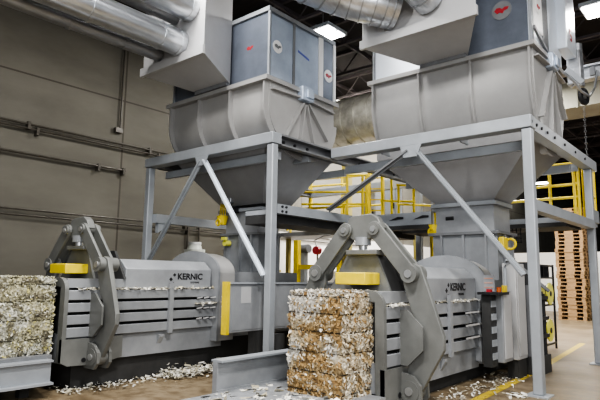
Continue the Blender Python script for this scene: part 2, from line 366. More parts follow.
# electrical cabinets on the gantry and dark columns
for i,(x,y,w,h,m_,lab) in enumerate([(-8.9,13.3,.5,1.25,'galv2','pale grey electrical cabinet standing on the gantry by the yellow railing'),(-7.6,12.4,.42,1.3,'frame','tall grey electrical cabinet between yellow rails'),(-6.6,13.2,.42,1.5,'frame_dark','dark grey electrical cabinet behind the low yellow railing')]):
    zb = 2.9 if i == 0 else 2.9
    c = thing('electrical_cabinet', lab, 'cabinet', (x,y,zb), 'electrical cabinets'); MB().box(x,x+w,y,y+.3,zb,zb+h).build('cabinet_body',m_,c,bevel=.01); MB().box(x+.03,x+w-.03,y-.02,y,zb+.04,zb+h-.04).build('door',m_,c); MB().box(x+w-.09,x+w-.06,y-.05,y-.02,zb+.5,zb+.65).build('handle','black',c)
solo('cabinet_stand', MB().box(-8.0,-5.6,12.3,13.65,2.78,2.9), 'frame_dark', 'dark steel floor plate carrying the grey electrical cabinets', 'platform')
for x in (-7.9,-5.7): pass
solo('steel_column', MB().box(-7.0,-6.82,14.2,14.38,0,5.4), 'frame_dark', 'dark steel column rising behind the yellow railing', 'column')

# ------------------------------------------------------------------ hoppers with rotor drum
def hopper(ox, x0, x1, y0, yd, zr, tx0, tx1, ty0, ty1, boxtop, label, side):
    t = thing('feed_hopper', label, 'hopper', ((x0+x1)/2,y0,2.9), 'feed hoppers')
    R = yd/2; yc = y0+R; zc = zr-.42; RZ = zr-.42-(ZT-.22)
    # drum: half round trough along x
    arc = [(y0, zr)]+[(yc-R*cos(a), zc-RZ*sin(a)) for a in [pi*i/22 for i in range(23)]]+[(y0+yd, zr)]
    MB().prism(arc,'x',x0+.03,x1-.03).build('drum_body','hopper',t,smooth=True)
    n = 3
    for k in range(n+1):
        x = x0+.02+(x1-x0-.08)*k/n; mb = MB(); q=[]
        for i in range(19):
            a = pi*i/18; q.append((yc-(R+.10)*cos(a), zc-(RZ+.05)*sin(a)))
        inner=[(yc-(R-.04)*cos(pi*i/18), zc-(RZ-.04)*sin(pi*i/18)) for i in range(18,-1,-1)]
        mb2=MB(); mb2.prism([(y0-.09,zr-.02),(y0-.09,zc),(y0+.04,zc),(y0+.04,zr-.02)],'x',x,x+.035)
        for i in range(18):
            mb2.prism([q[i],q[i+1],inner[17-i],inner[18-i]],'x',x,x+.035)
        mb2.build('drum_rib','hopper',t,smooth=True)
    MB().box(x0-.06,x1+.06,y0-.12,y0+yd+.06,zr-.02,zr+.06).build('rim_flange','hopper',t)
    # end plate with bearing and radial gussets
    xe = x1-.03
    ep = MB().prism([(y0+.03,zr-.02)]+[(yc-R*.97*cos(pi*i/20), zc-RZ*.97*sin(pi*i/20)) for i in range(21)]+[(y0+yd-.03,zr-.02)],'x',xe,xe+.025).build('end_plate','hopper',t)
    by, bz = yc-.02, zr-.12
    for a in (-178,-122,-98,-72,-44,-4):
        d = (cos(radians(a)), sin(radians(a))); L = R*.93+(RZ*.9+.3-R*.93)*abs(sin(radians(a)))**2
        p0=(xe+.06,by+d[0]*.12,bz+d[1]*.12); p1=(xe+.05,by+d[0]*L,bz+d[1]*L)
        MB().bar(p0,p1,.03,.11,up=(1,0,0)).build('end_rib','hopper',ep)
    mb = MB().box(xe+.02,xe+.16,by-.17,by+.17,bz-.05,bz+.22); mb.build('motor_mount','plastic' if 0 else 'panel',t,bevel=.02)
    MB().box(xe+.16,xe+.20,by-.06,by+.12,bz,bz+.16).build('motor_cover','panel',t,bevel=.01)
    # box above
    zb, zt_ = zr+.06, boxtop
    bx = MB().box(x0+.02,x1-.02,y0+.02,y0+yd+side.get('ext',0),zb,zt_).build('upper_box','panel_bright' if side.get('bright') else 'panel_dark',t)  # right box whitened, its reflected light put into the colour
    mb=MB().box(x0,x1,y0-.02,y0+yd+.02,zt_-.03,zt_+.05); mb.build('top_flange','frame',t)
    for x in (x0,x1-.04): MB().box(x,x+.045,y0-.01,y0+.03,zb,zt_).build('corner_angle','frame',t)
    # cone
    top=[(x0+.1,y0+.05,ZT-.12),(x1-.1,y0+.05,ZT-.12),(x1-.1,y0+yd+.05,ZT-.12),(x0+.1,y0+yd+.05,ZT-.12)]
    bot=[(tx0,ty0,3.0),(tx1,ty0,3.0),(tx1,ty1,3.0),(tx0,ty1,3.0)]
    MB().loft(bot,top).build('cone','cone',t)
    MB().box(x0+.07,x1-.07,y0+.02,y0+yd+.08,ZT-.13,ZT+.02).build('cone_collar','cone',t)
    return t
def disc(parent, c, axis, r, ring_mat, mark):
    c = Vector(c); ax = Vector(axis)
    d = MB().cyl(c, c+ax*.012, r, 24).build('logo_badge', ring_mat, parent)
    if ax.x: A=lambda u,v,e: (c.x+.012+e, c.y+u*r, c.z+v*r)
    else:    A=lambda u,v,e: (c.x+u*r, c.y-.012-e, c.z+v*r)
    sw=[(-.75,.05),(-.5,.32),(-.15,.3),(.05,.1),(.35,.28),(.75,.2),(.6,-.05),(.25,-.12),(.1,-.38),(-.2,-.2),(-.45,-.3)]
    mb=MB().add([A(u,v,0) for u,v in sw]+[A(u,v,.006) for u,v in sw],[tuple(range(11)),tuple(range(21,10,-1))]+[(i,(i+1)%11,11+(i+1)%11,11+i) for i in range(11)])
    mb.build('logo_mark', mark, d); return d
HL = hopper(0,-9.15,-6.38,6.63,1.95,5.04,-8.5,-7.3,7.5,8.3,6.38,'grey feed hopper with rotor drum and blue box above the wall side baler',{})
xs=-6.40
for (ya,yb,m_) in [(6.68,7.26,'panel'),(7.33,8.04,'panel'),(8.20,8.52,'panel_dark')]: MB().box(xs-.01,xs+.012,ya,yb,5.14,6.30).build('side_panel',m_,HL)
for (ya,yb,m_) in [(7.27,7.32,'frame_dark'),(8.05,8.18,'white'),(8.53,8.6,'white')]: MB().box(xs-.01,xs+.03,ya,yb,5.12,6.34).build('side_seam',m_,HL)
MB().box(-7.30,-6.43,6.63,6.645,5.14,6.3).build('front_panel','panel_dark',HL)
disc(HL,(-6.88,6.645,5.76),(0,-1,0),.12,'white','red'); disc(HL,(xs+.012,6.84,5.72),(1,0,0),.12,'white','frame_dark'); disc(HL,(xs+.012,8.36,5.62),(1,0,0),.13,'white','red')
MB().prism([(7.42,5.86),(7.75,5.78),(7.75,5.74),(7.42,5.82)],'x',xs+.012,xs+.016).build('tape_mark','blue',HL)
HR = hopper(0,-5.72,-2.6,8.99,1.75,5.45,-4.7,-3.58,9.6,10.4,7.6,'grey feed hopper with rotor drum and blue box above the baler with cardboard bale',{'ext':.1,'bright':1})
xs=-2.62
MB().box(-3.85,-2.66,8.985,9.0,5.55,7.5).build('front_panel','panel_dark',HR)
disc(HR,(-3.08,8.985,6.22),(0,-1,0),.17,'frame_dark','red')
for (ya,yb,z0,z1,m_) in [(9.04,9.1,5.5,7.5,'frame'),(9.12,9.62,5.85,7.5,'white'),(9.62,9.95,5.6,7.5,'frame_dark'),(9.98,10.5,5.55,7.5,'panel_bright')]: MB().box(xs-.01,xs+.02,ya,yb,z0,z1).build('side_panel',m_,HR)
MB().prism([(9.05,5.83),(9.9,5.58),(9.9,5.52),(9.05,5.77)],'x',xs+.02,xs+.06).build('edge_angle','frame_dark',HR)
disc(HR,(xs+.02,9.38,6.28),(1,0,0),.12,'white','red')
sbx=MB().box(-2.66,-2.45,10.62,11.3,5.95,7.5).build('side_box','panel_bright',HR,bevel=.02)
text_part('lettering','S',.2,side_mtx(-2.445,10.83,6.12)@Matrix.Translation((0,0,0)),'red',sbx) if 0 else None
def red_s(parent,x,y,z,h):
    w=h*.6; mb=MB(); T=h*.2
    for a,b_ in [((0,0),(w,0)),((w,0),(w,h/2)),((w,h/2),(0,h/2)),((0,h/2),(0,h)),((0,h),(w,h))]: mb.bar((x,y+a[0],z+a[1]),(x,y+b_[0],z+b_[1]),T,.006,up=(1,0,0))
    mb.build('red_emblem','red',parent)
red_s(sbx,-2.445,10.85,6.18,.2)

# ------------------------------------------------------------------ hoods and ducts
def hood(fx0,fx1,fy,fz,bx0,bx1,by,bz,ztop,label):
    t = thing('duct_hood', label, 'duct hood', ((fx0+fx1)/2,fy,fz))
    lo=[(fx0,fy,fz),(fx1,fy,fz),(bx1,by,bz),(bx0,by,bz)]; hi=[(fx0,fy,ztop),(fx1,fy,ztop),(bx1,by,ztop),(bx0,by,ztop)]
    MB().loft(lo,hi).build('hood_body','hood',t)
    MB().bar((fx0-.03,fy-.02,fz+.05),(fx1+.03,fy-.02,fz+.05),.06,.16).build('front_lip','hood',t)
    MB().bar((bx0,by-.06,bz-.02),(bx1,by-.06,bz-.02),.10,.08).build('rear_lip','frame_dark',t)
    return t
hood(-8.8,-7.0,5.65,5.38,-8.27,-7.36,6.60,5.17,7.6,'grey tapered duct hood on the front of the wall side hopper')
hood(-5.15,-3.05,7.75,5.66,-4.6,-3.7,8.96,5.56,7.6,'grey tapered duct hood on the front of the right hopper')
def duct_y(x,z,r,y0,y1,m_,label,seams):
    t = thing('round_duct', label, 'duct', (x,y0,z))
    MB().cyl((x,y0,z),(x,y1,z),r,32).build('duct_pipe',m_,t,smooth=True)
    for y in seams: MB().cyl((x,y-.03,z),(x,y+.03,z),r+.012,32).build('seam_band',m_,t,smooth=True)
    return t
duct_y(-7.66,5.72,.235,1.0,5.64,'galv','large bright metal duct, middle one entering the left hood',(2.6,3.9,5.2,5.56))
duct_y(-8.27,5.66,.125,1.0,5.64,'galv2','slim metal duct running lowest beside the concrete wall',(2.2,3.9,4.9))
duct_y(-7.38,6.30,.24,1.0,5.64,'galv','upper bright metal duct entering the left hood near its right edge',(3.2,4.6,5.55))
duct_y(-7.82,6.24,.12,1.0,5.64,'galv2','dark slim duct between the two bright ducts of left hood',(3.0,5.1))
# right spiral ducts
def bend_duct(label, pts, r, rings, m_='galv'):
    t = thing('spiral_duct', label, 'duct', pts[0]); P_=[Vector(p) for p in pts]; fine=[]
    for i in range(len(P_)-1):
        a=P_[max(i-1,0)];b_=P_[i];c=P_[i+1];d=P_[min(i+2,len(P_)-1)]
        for k in range(6):
            s_=k/6; fine.append(.5*((2*b_)+(-a+c)*s_+(2*a-5*b_+4*c-d)*s_*s_+(-a+3*b_-3*c+d)*s_**3))
    fine.append(P_[-1]); MB().tube(fine,r,28).build('duct_pipe',m_,t,smooth=True)
    for i in range(2,len(fine)-1,rings):
        d=(fine[i+1]-fine[i-1]).normalized()*.018
        MB().cyl(fine[i]-d*.6,fine[i]+d*.6,r+.018,28).build('seam_band','galv2',t,smooth=True)
bend_duct('large silver spiral elbow duct above the right hood',[(-5.55,3.4,6.55),(-5.55,5.2,6.55),(-5.5,6.2,6.52),(-5.15,7.0,6.4),(-4.7,7.45,6.25),(-4.45,7.74,6.18)],.36,2)
bend_duct('smaller silver spiral duct entering the right hood near its middle',[(-4.15,4.2,6.6),(-4.1,5.5,6.55),(-3.95,6.8,6.35),(-3.82,7.74,6.14)],.26,2)
bd = thing('round_duct','wide ribbed silver duct in shadow behind the two hoppers','duct',(-9.2,14,6.5))
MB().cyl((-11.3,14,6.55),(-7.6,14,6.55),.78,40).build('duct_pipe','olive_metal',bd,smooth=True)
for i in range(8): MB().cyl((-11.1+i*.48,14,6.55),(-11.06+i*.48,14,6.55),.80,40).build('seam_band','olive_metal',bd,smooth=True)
od = thing('overhead_duct','cream rectangular overhead duct high behind the right hopper','duct',(-1,18,6.9))
MB().box(-5.0,9,18,19.4,6.95,7.8).build('duct_body','cream',od)
for x in (-3.4,1.4,5.4): MB().cyl((x,18.7,7.8),(x,18.7,8.6),.02,6).build('hanger','steel',od)
for x in (-4,-2.6,-1.2,.2): MB().box(x,x+.06,17.97,18.0,6.92,7.83).build('joint_flange','cream',od)

# hoist on the right
hs = thing('hoist_drive','grey hoist drive with black pulley wheel beside the right hopper','hoist',(-2.4,11.0,5.0))
MB().box(-2.66,-2.40,11.35,11.65,5.45,6.15).build('gear_housing','galv2',hs,bevel=.03)
MB().cyl((-2.5,11.5,5.42),(-2.5,11.5,6.3),.12,16).build('motor','galv2',hs,smooth=True)
pw=MB().torus((-2.42,11.55,5.22),(1,-.25,0),.13,.05,24,8).build('pulley_wheel','black',hs,smooth=True)
MB().cyl((-2.45,11.55,5.22),(-2.38,11.55,5.22),.05,12).build('hub','steel',pw)
MB().tube([(-2.66,10.5,5.6),(-2.42,10.8,5.32),(-2.38,11.2,5.22),(-2.35,11.7,5.25),(-2.3,12.0,5.5),(-2.25,12.1,5.9)],.025).build('hose','galv2',hs,smooth=True)
MB().bar((-2.66,11.3,5.75),(-2.4,11.4,5.45),.12,.1).build('mount_bracket','frame',hs)
cb=thing('crane_beam','grey runway beam with clips at the upper right behind hoist','beam',(-1.5,12.2,6.0)); mb=MB().box(-2.6,2.5,12.15,12.4,6.05,6.09); mb.box(-2.6,2.5,12.25,12.29,5.8,6.09); mb.box(-2.6,2.5,12.15,12.4,5.78,5.82); mb.build('beam','galv2',cb)
for i in range(6): MB().box(-2.4+i*.3,-2.3+i*.3,12.1,12.16,5.82,6.0).build('clip','frame_dark',cb)
ch=MB()
for i in range(18): ch.torus((-2.44,11.6,5.0-i*.06),(1,0,0) if i%2 else (0,1,0),(.022),.005,10,5)
solo('hanging_chain',ch,'frame_dark','thin steel chain hanging below the pulley wheel','chain',smooth=True)

# ceiling lights
def lamp_fix(x,y,z,label,w=.55):
    t = thing('high_bay_light',label,'light',(x,y,z),'high bay ceiling lights')
    MB().box(x-w/2,x+w/2,y-.4,y+.4,z,z+.09).build('housing','frame',t)
    for k in (-1,1): MB().box(x-w/2+.04,x+w/2-.04,y+k*.19-.14,y+k*.19+.14,z-.02,z).build('lens','lamp',t)
    MB().cyl((x,y,z+.09),(x,y,8.6),.012,6).build('hanger','steel',t)
    return t
lamp_fix(-8.06,10.32,7.7,'bright ceiling light hanging between the two hoppers',.95)
lamp_fix(-2.2,13.3,7.75,'bright ceiling light at the upper right corner',1.0)
lamp_fix(-10.6,36.5,7.8,'small distant ceiling light glowing beside the right frame post',1.2)

# ------------------------------------------------------------------ balers
def baler(name, loc, label, zf, tk=1., ky=1., zb=.2, hy=3.0):
    t = thing(name, label, 'baler', loc, 'paper balers')
    TY=3.85/ky
    def xf(v): return Vector((v[0],v[1]*ky,zf(v[2])))
    def B(n, mb, m_, par=None, **k): return mb.build(n, m_, par or t, local=True, xf=xf, **k)
    def top_xf(mb): return mb
    B('base_body', MB().box(-.56,.56,.04,3.0,zb,.56), 'baler')
    MB().box(-.46,.46,.25,5.6,-loc[2]+.005,.30).build('shade_block','baler_dark',t,local=True)  # near-black block stands in for the shaded gap under the body
    B('chute_core', MB().box(-.5,.5,.08,2.95,.5,1.28), 'baler_dark')
    for s in (1,-1):
        mb = MB()
        for z0,z1 in ((.52,.67),(.715,.86),(.905,1.045),(1.09,1.24)):
            a,b_ = sorted((s*.5,s*.62)); mb.box(a,b_,.06,2.95,z0,z1)
        rl = B('side_rails', mb, 'baler', bevel=.008)
        a,b_ = sorted((s*.62,s*.67)); B('rail_post', MB().box(a,b_,1.76,1.84,.48,1.36), 'baler')
        pf = MB().prism([(s*.55,.28),(s*.55,.46),(s*.63,.46),(s*.63,.42)],'y',1.62,1.70); B('stiffener_foot', pf, 'baler')
        a,b_ = sorted((s*.5,s*.66)); B('rail_end_frame', MB().box(a,b_,2.88,2.95,.3,1.26), 'baler')
        hp=[(s*.6,1.2),(s*.72,1.2),(s*.93,1.0),(s*.93,.72),(s*.72,.52),(s*.6,.52)]; B('stiffener_plate', MB().prism(hp,'y',.40,.43), 'arm')
    # wire ends in the rail gaps
    for z in (.69,.88,1.07):
        for k in range(4):
            B('wire_guide', MB().bar((.63,2.36+k*.15,z),(.70,2.42+k*.15,z+.02),.025), 'steel')
    # front flange (U shape with rounded corners)
    q=[(.63,.15),(.63,1.2)]+[(.43+.20*cos(a),1.24+.20*sin(a)) for a in [pi/2*i/6 for i in range(7)]]
    out=q+[(-x,z) for x,z in reversed(q)]; inn=[(-.5,.15),(-.5,1.3),(.5,1.3),(.5,.15)]
    B('chute_flange', MB().prism(out+inn,'y',0,.06), 'arm')
    B('top_plate', MB().box(-.56,.56,.06,1.0,1.28,1.42), 'baler')
    for s in (1,-1):
        lp=[(.0,.16),(.10,.10),(.62,.08),(.95,.16),(.95,.5),(0,.5)]; a,b_=sorted((s*.57,s*.635)); lo_=B('lower_side_plate', MB().prism(lp,'x',a,b_), 'arm')
        a,b_=sorted((s*.635,s*.64)); B('plate_hole', MB().cyl((a,.34,.17),(b_,.34,.17),.035,14), 'black', par=lo_)
    # hood over press body
    prof=[(-.58,1.26),(-.58,1.60),(-.40,1.76),(.40,1.76),(.58,1.60),(.58,1.26)]
    B('press_hood', MB().prism(prof,'y',.98,hy-.08), 'baler', bevel=.012)
    # arched yoke plate
    ar=[(-.70,.25),(-.70,1.55)]+[(-.70*cos(a),1.55+.40*sin(a)) for a in [pi*i/20 for i in range(21)]]+[(.70,1.55),(.70,.25)]
    yk=B('arched_yoke', MB().prism(ar,'y',hy,hy+.38), 'hopper', smooth=True)
    ar2=[(x*1.03,z*1.02) for x,z in ar]; B('yoke_flange', MB().prism(ar2,'y',hy-.04,hy+.01), 'baler', par=yk)
    # charge box under tower
    B('charge_box', MB().box(-.64,.64,3.18,5.0,.3,1.58), 'baler')
    # tower
    tw=B('feed_tower', MB().box(-.62*tk,.62*tk,TY,TY+.81*tk,1.58,2.42), 'baler')
    for x in (-.45,-.02,.40): B('tower_rib', MB().box(x*tk,x*tk+.04,TY-.06,TY,1.58,2.40), 'baler', par=tw)
    for y in (.25*tk,.65*tk): B('tower_rib', MB().box(.62*tk,.62*tk+.05,TY+y,TY+.04+y,1.58,2.4), 'baler', par=tw)
    B('tower_flange', MB().box(-.68*tk,.68*tk,TY-.07,TY+.87*tk,2.40,2.45), 'frame_dark', par=tw)
    nk=B('throat_box', MB().box(-.55*tk,.57*tk,TY,TY+.81*tk,2.45,2.93), 'baler'); B('throat_flange', MB().box(-.62,.63,TY-.07,TY+.81,2.93,3.0), 'frame', par=nk)
    # rear press cylinder housing
    B('rear_body', MB().box(-.5,.5,5.0,6.2,.4,1.2), 'baler')
    # clamp arms
    arm=[(.88,1.74),(1.0,1.4),(1.17,.90),(1.17,.74),(1.0,.45),(.86,.2),(.78,.1),(.67,.12),(.63,.28),(.70,.54),(.85,.74),(.85,1.02),(.74,1.18),(.63,1.52),(.63,1.66),(.68,1.74),(.78,1.78)]
    link_half=.10
    def link(mb,p,q,y0,y1,r):
        p=Vector((p[0],0,p[1])); q2=Vector((q[0],0,q[1])); d=(q2-p).normalized(); nrm=Vector((-d.z,0,d.x)); base=math.atan2(nrm.z,nrm.x)
        poly=[(p.x+r*cos(base+pi*i/8),p.z+r*sin(base+pi*i/8)) for i in range(9)]+[(q2.x+r*cos(base+pi+pi*i/8),q2.z+r*sin(base+pi+pi*i/8)) for i in range(9)]
        mb.prism(poly,'y',y0,y1)
    for s in (1,-1):
        mb=MB().prism([(s*x,z) for x,z in arm],'y',.47,.54)
        ca=B('clamp_arm', mb, 'arm', bevel=.008)
        mb=MB().cyl((s*.75,.38,1.65),(s*.75,.68,1.65),.115,24); B('pivot_boss', mb, 'arm', par=ca, smooth=True)
        mb=MB().cyl((s*.75,.365,1.65),(s*.75,.38,1.65),.05,16); B('pin', mb, 'steel', par=ca, smooth=True)
        mb=MB().cyl((s*.74,.38,.22),(s*.74,.64,.22),.13,24); B('pivot_boss', mb, 'arm', par=ca, smooth=True)
        mb=MB().cyl((s*.74,.365,.22),(s*.74,.38,.22),.05,16); B('pin', mb, 'steel', par=ca, smooth=True)
        lug=[(s*.56,.04),(s*.56,.43),(s*.68,.43),(s*.80,.40),(s*.89,.30),(s*.90,.14),(s*.82,.04)]
        for y in (.39,.58): B('lower_lug', MB().prism(lug,'y',y,y+.045), 'arm')
        for y in (.40,.57):
            mb=MB(); link(mb,(s*.75,1.65),(s*.24,2.24),y,y+.045,.105); lk=B('upper_link', mb, 'arm', bevel=.006)
        mb=MB().cyl((s*.24,.37,2.24),(s*.24,.66,2.24),.085,20); B('pivot_boss', mb, 'arm', par=lk, smooth=True)
        mb=MB().cyl((s*.24,.355,2.24),(s*.24,.37,2.24),.04,14); B('pin', mb, 'steel', par=lk, smooth=True)
    ch_=[(-.22,2.16),(-.22,2.40),(-.14,2.44),(.16,2.46),(.26,2.40),(.34,2.26),(.20,2.12),(-.14,2.10)]
    B('crosshead', MB().prism(ch_,'y',.45,.565), 'arm', bevel=.01)
    cy=B('clamp_cylinder', MB().cyl((0,.5,2.03),(0,.5,2.14),.11,20), 'baler', smooth=True)
    B('piston_rod', MB().cyl((0,.5,1.96),(0,.5,2.04),.06,16), 'steel', par=cy, smooth=True)
    B('cylinder_base', MB().box(-.24,.26,.42,.74,1.90,1.97), 'arm', bevel=.01)
    trap=[(-.60,1.42),(-.30,1.90),(.28,1.90),(.60,1.42)]
    sd=B('saddle_plate', MB().prism([(-.6,1.42),(-.30,1.90),(.19,1.90),(.40,1.42)],'y',.54,.58), 'arm'); B('saddle_plate', MB().prism(trap,'y',.94,.98), 'baler_dark')  # back plate coloured near-black as the shaded opening
    B('saddle_gap_shade', MB().prism([(x*.6,z) for x,z in trap],'y',.58,.94), 'baler_dark')  # near-black infill, shade of the gap between the plates
    yb=[(-.24,1.53),(-.24,1.69),(.30,1.69),(.30,1.50),(.22,1.485)]
    mb=MB().box(-.24,.24,.18,.54,1.50,1.66); B('yellow_stop_block', mb, 'yellow', bevel=.012)
    # lettering on the hood side
    lt=text_part('lettering','KERNIC',.155,side_mtx(.583,1.96,1.42),'text',t,xf=xf,bold=.004)
    lt2=text_part('lettering','SYSTEMS',.05,side_mtx(.583,2.24,1.345),'text',t,xf=xf)
    em=MB()
    for (y,z,r) in ((1.83,1.42,.035),(1.90,1.50,.03),(1.88,1.35,.02)):
        em.prism([(y-r,z),(y,z+r),(y+r,z),(y,z-r)],'x',.58,.586)
    B('emblem', em, 'text')
    return t
ZL = lambda z: .06+.89*z     # left machine sits raised over a dark gap; its empty sits at z = .2
BL = baler('baler',(-7.9,3.65,.2),'grey baler nearest the concrete wall, pressing the white paper bale',ZL,.8,.97,.13,2.78)
BR = baler('baler',(-4.15,5.75,0.),'grey baler on the right, pressing the brown and white bale',lambda z:z)

# ------------------------------------------------------------------ bales
PAL_R=[(.62,.54,.40),(.74,.69,.58),(.58,.45,.27),(.38,.26,.12),(.30,.19,.09),(.48,.36,.20),(.78,.74,.67),(.20,.13,.07),(.56,.50,.40)]
PAL_L=[(.58,.57,.47),(.45,.44,.35),(.72,.71,.62),(.32,.30,.22),(.50,.48,.33),(.16,.15,.11),(.55,.50,.22),(.66,.64,.55),(.38,.37,.32)]
def bale(label, x0,x1,y0,y1,z0,z1, wires, pal, patch, seed, nflk, fs):
    random.seed(seed)
    t = thing('paper_bale', label, 'bale', ((x0+x1)/2,(y0+y1)/2,z0), 'pressed paper bales')
    c = Vector(((x0+x1)/2,(y0+y1)/2,(z0+z1)/2)); h = Vector(((x1-x0)/2,(y1-y0)/2,(z1-z0)/2))
    ws=[z0+(z1-z0)*w for w in wires]
    def bulge(z):
        d=min(abs(z-w) for w in ws); return .022*min(1,d/.07)-.01
    def colr(p,nr=None):
        n=noise.noise(p*2.6+Vector((seed,0,0))); n2=noise.noise(p*9+Vector((0,seed,3)))
        return patch(n,n2,nr)
    mb=MB(); N=.035
    def face(o,u,v,lu,lv,nr):
        nu,nv=max(2,int(lu/N)),max(2,int(lv/N)); k=len(mb.v)
        for j in range(nv+1):
            for i in range(nu+1):
                p=o+u*(lu*i/nu)+v*(lv*j/nv)
                q=(p-c); rr=Vector((q.x/h.x,q.y/h.y,q.z/h.z))
                rnd=sum(1 for a in rr if abs(a)>.93)
                if rnd>=2: q=q*.975
                dsp=noise.noise(p*11+Vector((seed,seed,0)))*.02+noise.noise(p*4)*.02
                out=Vector((rr.x if abs(rr.x)>.99 else 0, rr.y if abs(rr.y)>.99 else 0, rr.z if abs(rr.z)>.99 else 0))
                if out.length: out.normalize()
                b_=bulge(p.z) if abs(nr.z)<.5 else 0
                mb.v.append(c+q+out*(dsp+b_)); mb.c.append(tuple(x*.85 for x in colr(p,nr)))
        for j in range(nv):
            for i in range(nu):
                a=k+j*(nu+1)+i; mb.f.append((a,a+1,a+nu+2,a+nu+1))
    X,Y,Z=Vector((1,0,0)),Vector((0,1,0)),Vector((0,0,1)); lx,ly,lz=2*h.x,2*h.y,2*h.z
    face(c-h,X,Z,lx,lz,-Y); face(c+h-Z*lz-X*0,Vector((0,-1,0)),Z,ly,lz,X); face(c-h+Y*ly,-Y,Z,ly,lz,-X)
    face(c+h-Z*lz,-X,Z,lx,lz,Y); face(c-h+Z*lz,X,Y,lx,ly,Z); face(c-h+Y*ly,X,-Y,lx,ly,-Z)
    mb.build('bale_core','paper',t)
    fl=MB()
    faces=[(-Y,X,Z,lx,lz,h.y,nflk*.75),(X,Y,Z,ly,lz,h.x,nflk),(Z,X,Y,lx,ly,h.z,nflk*.8),(-X,Y,Z,ly,lz,h.x,nflk*.4)]
    for nr,u,v,lu,lv,dd,dens in faces:
        for _ in range(int(dens*lu*lv)):
            a=random.uniform(-.5,.5);b_=random.uniform(-.5,.5)
            p=c+nr*dd+u*(a*lu)+v*(b_*lv); p+=nr*((bulge(p.z) if abs(nr.z)<.5 else 0)+random.uniform(-.01,.03))
            if min(abs(p.z-w) for w in ws)<.012 and abs(nr.z)<.5 and random.random()<.25: continue
            col=colr(p,nr) if random.random()<.68 else random.choice(pal)
            g=random.uniform(.75,1.15); col=tuple(min(1,x*g) for x in col)
            fl.flake(p,fs*random.uniform(.5,1.3),col,nr,.75)
    s=fl.build('paper_shreds','paper',t); s['kind']='stuff'
    for w in ws:
        wm=MB(); e=.012
        P4=[(x0-e,y0-e,w),(x1+e,y0-e,w),(x1+e,y1,w),(x0-e,y1,w)]
        for i in range(4): wm.bar(P4[i],P4[(i+1)%4],.008,.008)
        wm.build('baling_wire','wire',t)
    return t
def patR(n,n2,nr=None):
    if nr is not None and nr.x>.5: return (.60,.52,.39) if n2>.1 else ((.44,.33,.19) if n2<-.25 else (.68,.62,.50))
    if n>.06: return (.40,.27,.13) if n2>-.1 else (.47,.35,.2)
    if n<-.10: return (.66,.63,.57)
    return (.50,.42,.29) if n2>0 else (.58,.52,.41)
def patL(n,n2,nr=None):
    if n2>.2: return (.24,.22,.16)
    if n>.2: return (.52,.49,.34)
    return (.48,.47,.38) if n2>-.1 else (.62,.61,.53)
bale('pressed bale of brown cardboard and white paper on the right table',-4.56,-3.76,5.22,6.0,.205,1.40,(.04,.23,.42,.62,.80,.97),PAL_R,patR,3,5200,.020)
bale('pressed bale of white and grey paper shreds beside the concrete wall',-8.35,-7.46,1.9,3.60,.525,1.52,(.2,.45,.7,.92),PAL_L,patL,9,5200,.017)
random.seed(21)
# discharge tables
t=thing('discharge_table','pale grey discharge table under the brown and white bale','table',(-4.2,4.9,0))
MB().box(-5.12,-3.50,3.2,5.74,.10,.20).build('table_top','table',t)
for x in (-5.0,-3.75):
    for y in (3.4,5.4): MB().box(x,x+.12,y,y+.12,0,.10).build('leg','frame_dark',t)
g=MB().box(-5.22,-5.14,4.55,6.2,.02,.55).build('side_guard','baler',t); MB().box(-5.25,-5.06,4.55,6.2,.55,.575).build('guard_flange','frame',g); MB().box(-5.14,-5.11,4.55,6.2,.16,.22).build('guard_ledge','baler',g)
t=thing('discharge_table','grey discharge table carrying the white paper bale','table',(-7.9,2.5,0))
MB().box(-8.4,-7.3,1.2,3.55,.42,.52).build('table_top','frame_dark',t)
g=MB().box(-7.32,-7.20,1.2,3.5,.20,.45).build('side_guard','frame',t); MB().box(-7.36,-7.14,1.2,3.5,.45,.475).build('guard_flange','panel_bright' if 0 else 'frame',g); MB().prism([(1.2,.20),(3.5,.20),(3.5,.17),(1.2,.17)],'x',-7.24,-7.10).build('guard_foot','frame',g)
for x in (-8.3,-7.5):
    for y in (1.5,3.2): MB().box(x,x+.12,y,y+.12,0,.42).build('leg','baler_dark',t)

# ------------------------------------------------------------------ press power unit and controls
pu=thing('power_unit','long grey power unit cabinet with yellow front edge behind frame post','cabinet',(-6.7,6.0,0))
MB().box(-6.54,-6.43,5.90,9.6,.70,1.46).build('cabinet_body','baler',pu,bevel=.01)
MB().box(-6.54,-6.42,5.84,5.90,.68,1.50).build('yellow_edge','yellow',pu)
MB().box(-6.43,-6.42,5.95,7.4,.74,1.42).build('door','baler',pu); MB().box(-6.43,-6.42,7.44,9.5,.74,1.42).build('door','baler',pu)
MB().box(-6.56,-6.40,5.90,9.62,1.46,1.49).build('top_ledge','frame',pu)
MB().box(-6.42,-6.415,6.14,6.36,1.16,1.42).build('warning_label','hood',pu)
for y in (6.5,7.6,9.0): MB().box(-6.60,-6.45,y,y+.2,0,.70).build('leg','baler_dark',pu)
MB().cyl((-6.55,7.15,.0),(-6.55,7.15,.6),.14,16).build('pump','baler_dark',pu,smooth=True)
cp=thing('control_cabinet','grey control cabinet with red and orange tray beside right baler','cabinet',(-3.25,8.7,0))
MB().box(-3.40,-3.16,8.70,9.10,.30,1.42).build('cabinet_body','baler',cp,bevel=.012)
MB().box(-3.16,-3.145,8.74,9.06,.36,1.38).build('door','hood',cp)
MB().box(-3.40,-3.26,8.46,8.695,.25,1.35).build('terminal_box','baler_dark',cp)
for k in range(5): MB().box(-3.26,-3.245,8.48,8.67,.36+k*.2,.46+k*.2).build('terminal_plate','frame',cp)
MB().box(-3.42,-3.10,8.35,8.85,1.355,1.395).build('tray','black',cp)
